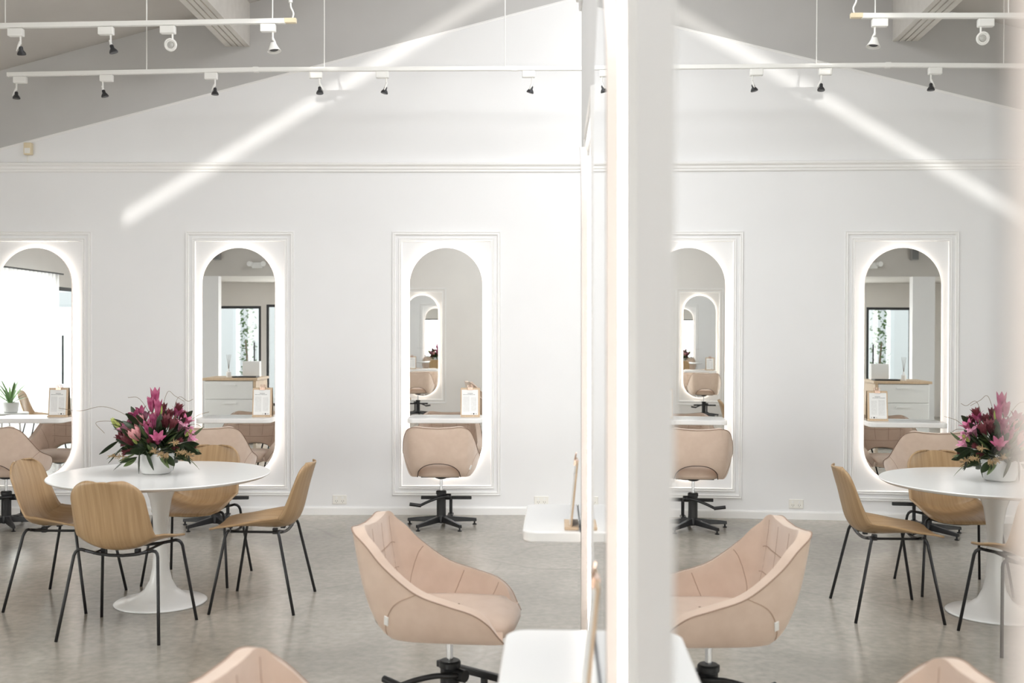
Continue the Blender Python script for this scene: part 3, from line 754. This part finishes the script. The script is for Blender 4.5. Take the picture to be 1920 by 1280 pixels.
# ------------------------------------------------------------------ ceiling track lights
def track(name, label, pts, rods, end_cap=None):
    t = thing(name, label, 'light track', pts[0])
    o0 = Vector(pts[0])
    for i in range(len(pts) - 1):
        a, b = Vector(pts[i]) - o0, Vector(pts[i + 1]) - o0; d = (b - a).normalized(); u = Vector((0, 0, 1)); s_ = d.cross(u).normalized(); u = s_.cross(d)
        V = [p + s_ * x * .017 + u * z * .016 for p in (a, b) for x, z in ((-1, -1), (1, -1), (1, 1), (-1, 1))]
        MB().add(V, [(0, 1, 2, 3), (7, 6, 5, 4), (0, 4, 5, 1), (1, 5, 6, 2), (2, 6, 7, 3), (3, 7, 4, 0)]).build('rail', m_clip_white, t, bevel=.002)
        if i: MB().box(a.x - .02, a.x + .02, a.y - .019, a.y + .019, a.z - .019, a.z + .019).build('joint', m_clip_white, t)
    for (x, zt) in rods:
        z = None
        for i in range(len(pts) - 1):
            if pts[i][0] <= x <= pts[i + 1][0]:
                f = (x - pts[i][0]) / (pts[i + 1][0] - pts[i][0]); z = pts[i][2] + (pts[i + 1][2] - pts[i][2]) * f
        MB().tube([(x - o0.x, 0, z - o0.z), (x - o0.x, 0, zt - o0.z)], .0042, 8).build('suspension_rod', m_clip_white, t)
    return t
YA, YB = 8.33, 7.07
def tp(px, py, Y): p = wp(px, py, Y); return (p.x, p.y, p.z)
tr1 = track('light_track', 'long white light track across the room, nearer the rear wall', [tp(14, 140, YA), tp(480, 130.5, YA), tp(965, 128.5, YA), (1.6, YA, wp(0, 128, YA).z)],
            [(wp(275, 0, YA).x, z_roof(wp(275, 0, YA).x)), (wp(608, 0, YA).x, z_roof(wp(608, 0, YA).x)), (wp(947, 0, YA).x, z_roof(wp(947, 0, YA).x))])
xr = wp(275, 0, YB).x
tr2 = track('light_track', 'shorter white light track above, ending with a cream connector', [tp(-250, 53, YB), tp(535, 39.5, YB)], [(wp(10, 0, YB).x, z_roof(wp(10, 0, YB).x)), (wp(511, 0, YB).x, z_roof(wp(511, 0, YB).x)), (wp(275, 0, YB).x, 3.975)])
o0 = Vector(tr2.location); e = Vector(tp(546, 39, YB)) - o0
MB().box(e.x - .045, e.x + .035, -.018, .018, e.z - .016, e.z + .016).build('end_connector', m_ochre, tr2, bevel=.004)
MB().tube(catmull([e + Vector((.008, 0, .015)), e + Vector((.015, 0, .05)), e + Vector((-.002, 0, .09)), e + Vector((-.004, 0, .12))], 5), .006, 6).build('feed_cable', m_clip_white, tr2, smooth=True)
MB().tube([e + Vector((-.004, 0, .12)), e + Vector((-.004, 0, .17))], .013, 10).build('cable_grip', m_clip_white, tr2, smooth='auto')
MB().tube([e + Vector((-.004, 0, .17)), Vector((e.x - .004, 0, z_roof(e.x + o0.x - .004) - o0.z))], .004, 6).build('feed_cable', m_clip_white, tr2)
def spot(px, py, Y, label, flip=1, tilt=(0.2, 0.1), shade=False, face=False, track_y=None):
    # px, py: where the adapter box meets the track
    p = wp(px, py, Y); t = thing('track_spotlight', label, 'spotlight', (p.x, p.y, p.z - .0195), group='track spotlights')
    MB().box(-.05, .05, -.022, .022, -.052, 0).build('adapter', m_clip_white, t, bevel=.006)
    sx = .030 * flip
    j = Vector((sx, 0, -.105))
    MB().tube([(sx, 0, -.05), tuple(j)], .0065, 8).build('stem', m_clip_white, t, smooth='auto')
    dv = Vector((tilt[0], tilt[1], -1)).normalized()
    if face: dv = Vector((-.05, -1, -.25)).normalized()
    M = Matrix.Translation(j + (Vector((0, 0, -.02)) if face else Vector())) @ frame_to(dv)
    def tf(b): b.v = [tuple(M @ Vector(v)) for v in b.v]; return b
    if face:
        tf(MB().lathe([(.010, -.03), (.018, -.01), (.030, .022), (.041, .028), (.043, .036), (.034, .040), (.030, .034), (0, .032)], 24)).build('lamp_head', m_clip_white, t, smooth='auto')
        tf(MB().lathe([(0, .033), (.024, .033), (.020, .041), (0, .043)], 18)).build('bulb', m_lens, t, smooth='auto')
    else:
        b = MB(); b.tube([(0, 0, -.02), (.012, .0, .01), (.030, 0, .045)], [.007, .010, .004], 6)
        tf(b).build('yoke', m_clip_white, t, smooth=True)
        tf(MB().lathe([(.009, .012), (.013, .020), (.013, .036), (.024, .050), (.029, .062), (.027, .068), (0, .066)], 20)).build('bulb', m_bulb, t, smooth='auto')
        if shade: tf(MB().lathe([(.017, .018), (.030, .050), (.046, .078), (.044, .079), (.028, .051), (.015, .020)], 22)).build('lamp_shade', m_clip_white, t, smooth='auto')
    return t
rl = lambda px: 139.5 - (px - 14) * 9.5 / 466 if px < 480 else 130.5 - (px - 480) * 2 / 485
for px, lab, fl, tl in ((38, 'leftmost spotlight on the long rear track', -1, (0, 0)), (200, 'second spotlight from left on the long rear track', -1, (.25, .1)), (396, 'third spotlight from left on the long rear track', 1, (0, 0)),
                        (592, 'fourth spotlight from left on the rear track, before the sun streak', 1, (.05, -.1)), (717, 'fifth spotlight on the rear track, right of the sun streak', 1, (-.25, .0)), (991, 'rightmost spotlight on the rear track, before bright wall', 1, (-.3, .1))):
    spot(px, rl(px), YA, 'white ' + lab + ', black bulb', fl, tl)
ru = lambda px: 48.7 - px * 9.2 / 535
spot(30, ru(30), YB, 'white leftmost spotlight on the upper near track', 1, (-.05, .4))
spot(199, ru(199), YB, 'white spotlight on the upper near track with black bulb, tilted right', 1, (.3, .1))
spot(315, ru(315), YB, 'white ring spotlight on the upper near track, aimed at camera', 1, face=True)
spot(503, ru(503), YB, 'white flared spotlight beside the cream end connector, upper near track', 1, (.15, -.1), shade=True)

# ------------------------------------------------------------------ wall fittings
def socket(px, py, label):
    p = wp(px, py, YW); t = thing('power_outlet', label, 'power outlet', (p.x, YW, p.z), group='double power outlets on the rear wall')
    MB().box(-.060, .060, -.010, 0, -.038, .038).build('faceplate', m_plastic, t, bevel=.004)
    for s in (-1, 1):
        MB().box(s * .026 - .006, s * .026 + .006, -.013, -.009, .008, .024).build('switch', m_matte_white, t)
        for dx in (-.008, .008): MB().box(s * .026 + dx - .0018, s * .026 + dx + .0018, -.0106, -.009, -.016, -.006).build('slot', m_socket_dark, t)
        MB().box(s * .026 - .0016, s * .026 + .0016, -.0106, -.009, -.027, -.019).build('slot', m_socket_dark, t)
socket(637, 936, 'ivory double power outlet right of the oak chairs')
socket(1015, 938, 'ivory double power outlet above the white shelf, near partition')
p = wp(55.5, 280, YW); t = thing('alarm_sensor', 'cream motion sensor box high on the wall, upper left', 'sensor', (p.x, YW, p.z))
MB().box(-.034, .034, -.045, 0, -.052, .052).build('housing', m_ochre, t, bevel=.008)
MB().box(-.024, .024, -.049, -.044, -.04, .005).build('sensor_window', m_plastic, t, bevel=.003)
MB().tube([(-.012, -.006, -.052), (-.012, -.006, -.115)], .003, 6).build('cable', m_plastic, t)

# ------------------------------------------------------------------ what the mirrors show: front of the room
def glazed(name, label, axis, pos, u0, u1, z0, z1, mull=(), rail_z=(), fr=.05, frame_mat=m_frame_black, handle=None):
    t = bpy.data.objects.new(name, None); COL.objects.link(t); t['kind'] = 'structure'; t['label'] = label
    def bx(a0, a1, b0, b1, d0, d1):
        return MB().box(a0, a1, pos + d0, pos + d1, b0, b1) if axis == 'y' else MB().box(pos + d0, pos + d1, a0, a1, b0, b1)
    for a0, a1, b0, b1 in ((u0, u0 + fr, z0, z1), (u1 - fr, u1, z0, z1), (u0 + fr, u1 - fr, z1 - fr, z1), (u0 + fr, u1 - fr, z0, z0 + fr)):
        bx(a0, a1, b0, b1, -.035, .035).build('frame_rail', frame_mat, t)
    for m in mull: bx(m - fr / 2, m + fr / 2, z0 + fr, z1 - fr, -.03, .03).build('mullion', frame_mat, t)
    for z in rail_z: bx(u0 + fr, u1 - fr, z - fr / 2, z + fr / 2, -.028, .028).build('cross_rail', frame_mat, t)
    us = [u0 + fr] + sorted(mull) + [u1 - fr]
    for a, b in zip(us, us[1:]): bx(a + .005, b - .005, z0 + fr, z1 - fr, -.004, .004).build('pane', m_glass, t)
    if handle:
        hx, hz0, hz1 = handle
        h = MB().tube([(hx, pos + .09, hz0), (hx, pos + .09, hz1)], .014, 8) if axis == 'y' else MB().tube([(pos + .09, hx, hz0), (pos + .09, hx, hz1)], .014, 8)
        h.build('handle', m_frame_black, t)
    return t
glazed('door_1', 'black framed glass entrance door', 'y', YF - .06, DOOR[0], DOOR[1], 0.0, DOOR[3], handle=(-4.97, .8, 1.35))
glazed('window_1', 'black framed front window', 'y', YF - .06, FWIN[0], FWIN[1], FWIN[2], FWIN[3], mull=(-3.7,))
glazed('window_2', 'wide shopfront window behind the camera', 'y', YF - .06, SHOP[0], SHOP[1], SHOP[2], SHOP[3], mull=(1.0, 2.4, 3.8))
glazed('window_3', 'side window behind sheer curtain', 'x', XL - .08, LWIN[0], LWIN[1], LWIN[2], LWIN[3], mull=(4.3,))
glazed('door_2', 'black framed side door', 'x', XL - .08, LDOOR[0], LDOOR[1], 0.0, LDOOR[3], handle=(2.6, .8, 1.5))
rows = []
for i in range(2):
    rows.append([(XL + .10 + .028 * math.sin(k * 1.25) * (1 if i else .7), 2.98 + (5.75 - 2.98) * k / 120, (.12, 2.36)[i]) for k in range(121)])
cu = thing('sheer_curtain', 'white sheer curtain across the side window, in the left mirror', 'curtain', (0, 0, 0))
MB().grid(rows).build('fabric', m_curtain, cu, smooth=True, fix=False)
MB().tube([(XL + .10, 2.8, 2.37), (XL + .10, 5.85, 2.37)], .012, 8).build('curtain_rod', m_frame_black, cu)
for yy in (2.82, 5.83): MB().tube([(XL, yy, 2.37), (XL + .10, yy, 2.37)], .008, 6).build('rod_bracket', m_frame_black, cu)
struct(MB().box(-5.35, -4.99, -.30, -.12, 0, 2.5).build('wall_pier', m_wall), 'white pier in front of the entrance')
bh = MB().prism([(XL, 2.5), (-3.3, 2.5), (-3.3, z_roof(-3.3)), (XL, z_roof(XL))], YF, -.12)
struct(bh.build('bulkhead', m_ceil), 'lowered bulkhead over the entrance')
t = thing('emergency_light', 'twin-headed white emergency light on the bulkhead, seen in mirror', 'emergency light', (-4.32, -.12, 2.68))
MB().box(-.09, .09, 0, .05, -.05, .05).build('housing', m_matte_white, t, bevel=.006)
for s in (-1, 1): MB().tube([(s * .10, .05, .02), (s * .12, .12, .02)], .045, 14).build('lamp_head', m_matte_white, t, smooth='auto')
t = thing('wall_speaker', 'small grey wall speaker under the ceiling, seen in mirror', 'speaker', (-5.0, -.12, 2.86))
MB().box(-.06, .06, 0, .1, -.09, .09).build('cabinet', mat('speaker_grey', (.35, .34, .33), .5), t, bevel=.008)
MB().box(-.05, .05, .1, .106, -.08, .08).build('grille', mat('speaker_grille', (.18, .18, .18), .7), t)
# reception desk
dk = thing('reception_desk', 'white and oak reception desk with drawers, seen in the middle mirror', 'desk', (-3.85, 3.2, 0))
MB().box(-.42, .26, -.62, .0, .02, .87).build('carcass', m_matte_white, dk)
MB().box(-.45, .32, -.68, .03, .875, .91).build('desk_top', m_oak_light, dk, bevel=.003)
MB().box(.262, .30, -.66, .02, 0, .874).build('end_panel', m_oak_light, dk)
for z0, z1 in ((.62, .865), (.33, .61)):
    dr = MB().box(-.41, .255, .001, .02, z0, z1).build('drawer', m_white, dk, bevel=.003)
    MB().box(-.16, .02, .02, .032, z1 - .06, z1 - .045).build('drawer_pull', m_matte_white, dr)
MB().box(-.41, .255, .001, .02, .03, .32).build('drawer', m_white, dk, bevel=.003)
bx_ = MB().box(-.12, .12, -.06, .06, 0, .22).build('display_card', m_matte_white, bevel=.003); bx_.location = (-3.72, 2.75, .9105); tag(bx_, 'white square display box on the reception desk', 'box')
tr = MB().box(-.17, .17, -.1, .1, 0, .018).build('desk_tray', m_frame_black, bevel=.003); tr.location = (-3.74, 3.02, .9105); tag(tr, 'flat black tray at the front of the reception desk', 'tray')
dv_ = thing('reed_diffuser', 'small white bottle with tall thin reeds on reception desk', 'diffuser', (-4.0, 2.95, .9105))
MB().lathe([(.03, 0), (.034, .01), (.034, .07), (.014, .09), (.013, .12), (0, .12)], 18).build('bottle', m_matte_white, dv_, smooth='auto')
for k in range(4): MB().tube([(0, 0, .1), (.03 * math.cos(k * 1.6), .03 * math.sin(k * 1.6), .32)], .002, 5).build('reed', m_twig, dv_)
# potted plant by the window on a low stand
st = thing('plant_stand', 'low white side table beside the curtained window', 'side table', (-6.0, 5.25, 0))
MB().lathe([(0, .56), (.20, .56), (.205, .57), (.20, .585), (0, .585)], 32).build('table_top', m_matte_white, st, smooth='auto')
for k in range(3): a = k * 2.09; MB().tube([(.16 * math.cos(a), .16 * math.sin(a), 0), (.10 * math.cos(a), .10 * math.sin(a), .56)], .012, 8).build('leg', m_matte_white, st)
pl = thing('potted_plant', 'spiky green potted plant in reflection beside the curtained window', 'plant', (-6.0, 5.25, .586))
MB().lathe([(.07, 0), (.085, .01), (.10, .12), (.09, .12), (.085, .10), (0, .10)], 26).build('pot', m_matte_white, pl, smooth='auto')
m_plant = mat('plant_green', (.16, .30, .10), .45)
for k in range(26):
    a = k * 2.4; l = random.uniform(.30, .50); el = random.uniform(.45, 1.35); rows = []
    for i in range(7):
        f = i / 6; r = l * f * math.cos(el); z = .10 + l * f * math.sin(el) - .22 * l * f * f * 1.3; w = .014 * math.sin(PI * (f * .95 + .05)) ** .6
        rows.append([(r * math.cos(a) - s * w * math.sin(a), r * math.sin(a) + s * w * math.cos(a), z) for s in (-1, 0, 1)])
    MB().grid(rows).build('leaf', m_plant, pl, smooth=True, fix=False)
# shrub outside the entrance door
sh_ = thing('garden_shrub', 'leafy green shrub outside the entrance door, seen in mirror', 'shrub', (-5.62, -4.6, -.12))
MB().tube([(0, 0, 0), (.03, 0, .8), (-.02, .03, 1.5)], [.04, .03, .015], 8).build('trunk', m_twig, sh_)
fb = MB(); rr = random.Random(5)
for k in range(260):
    a = rr.random() * 2 * PI; z = rr.uniform(.5, 2.3); r = .17 * rr.random() ** .5; c = Vector((r * math.cos(a), r * math.sin(a) * .7, z)); s = .09
    dv = Vector((rr.uniform(-1, 1), rr.uniform(-1, 1), rr.uniform(-.6, .8))).normalized(); e1 = dv.orthogonal().normalized()
    fb.add([c, c + dv * s * .5 + e1 * s * .25, c + dv * s, c + dv * s * .5 - e1 * s * .25], [(0, 1, 2, 3)])
fo = fb.build('foliage', mat('shrub_green', (.14, .24, .08), .5), sh_, fix=False); fo['kind'] = 'stuff'
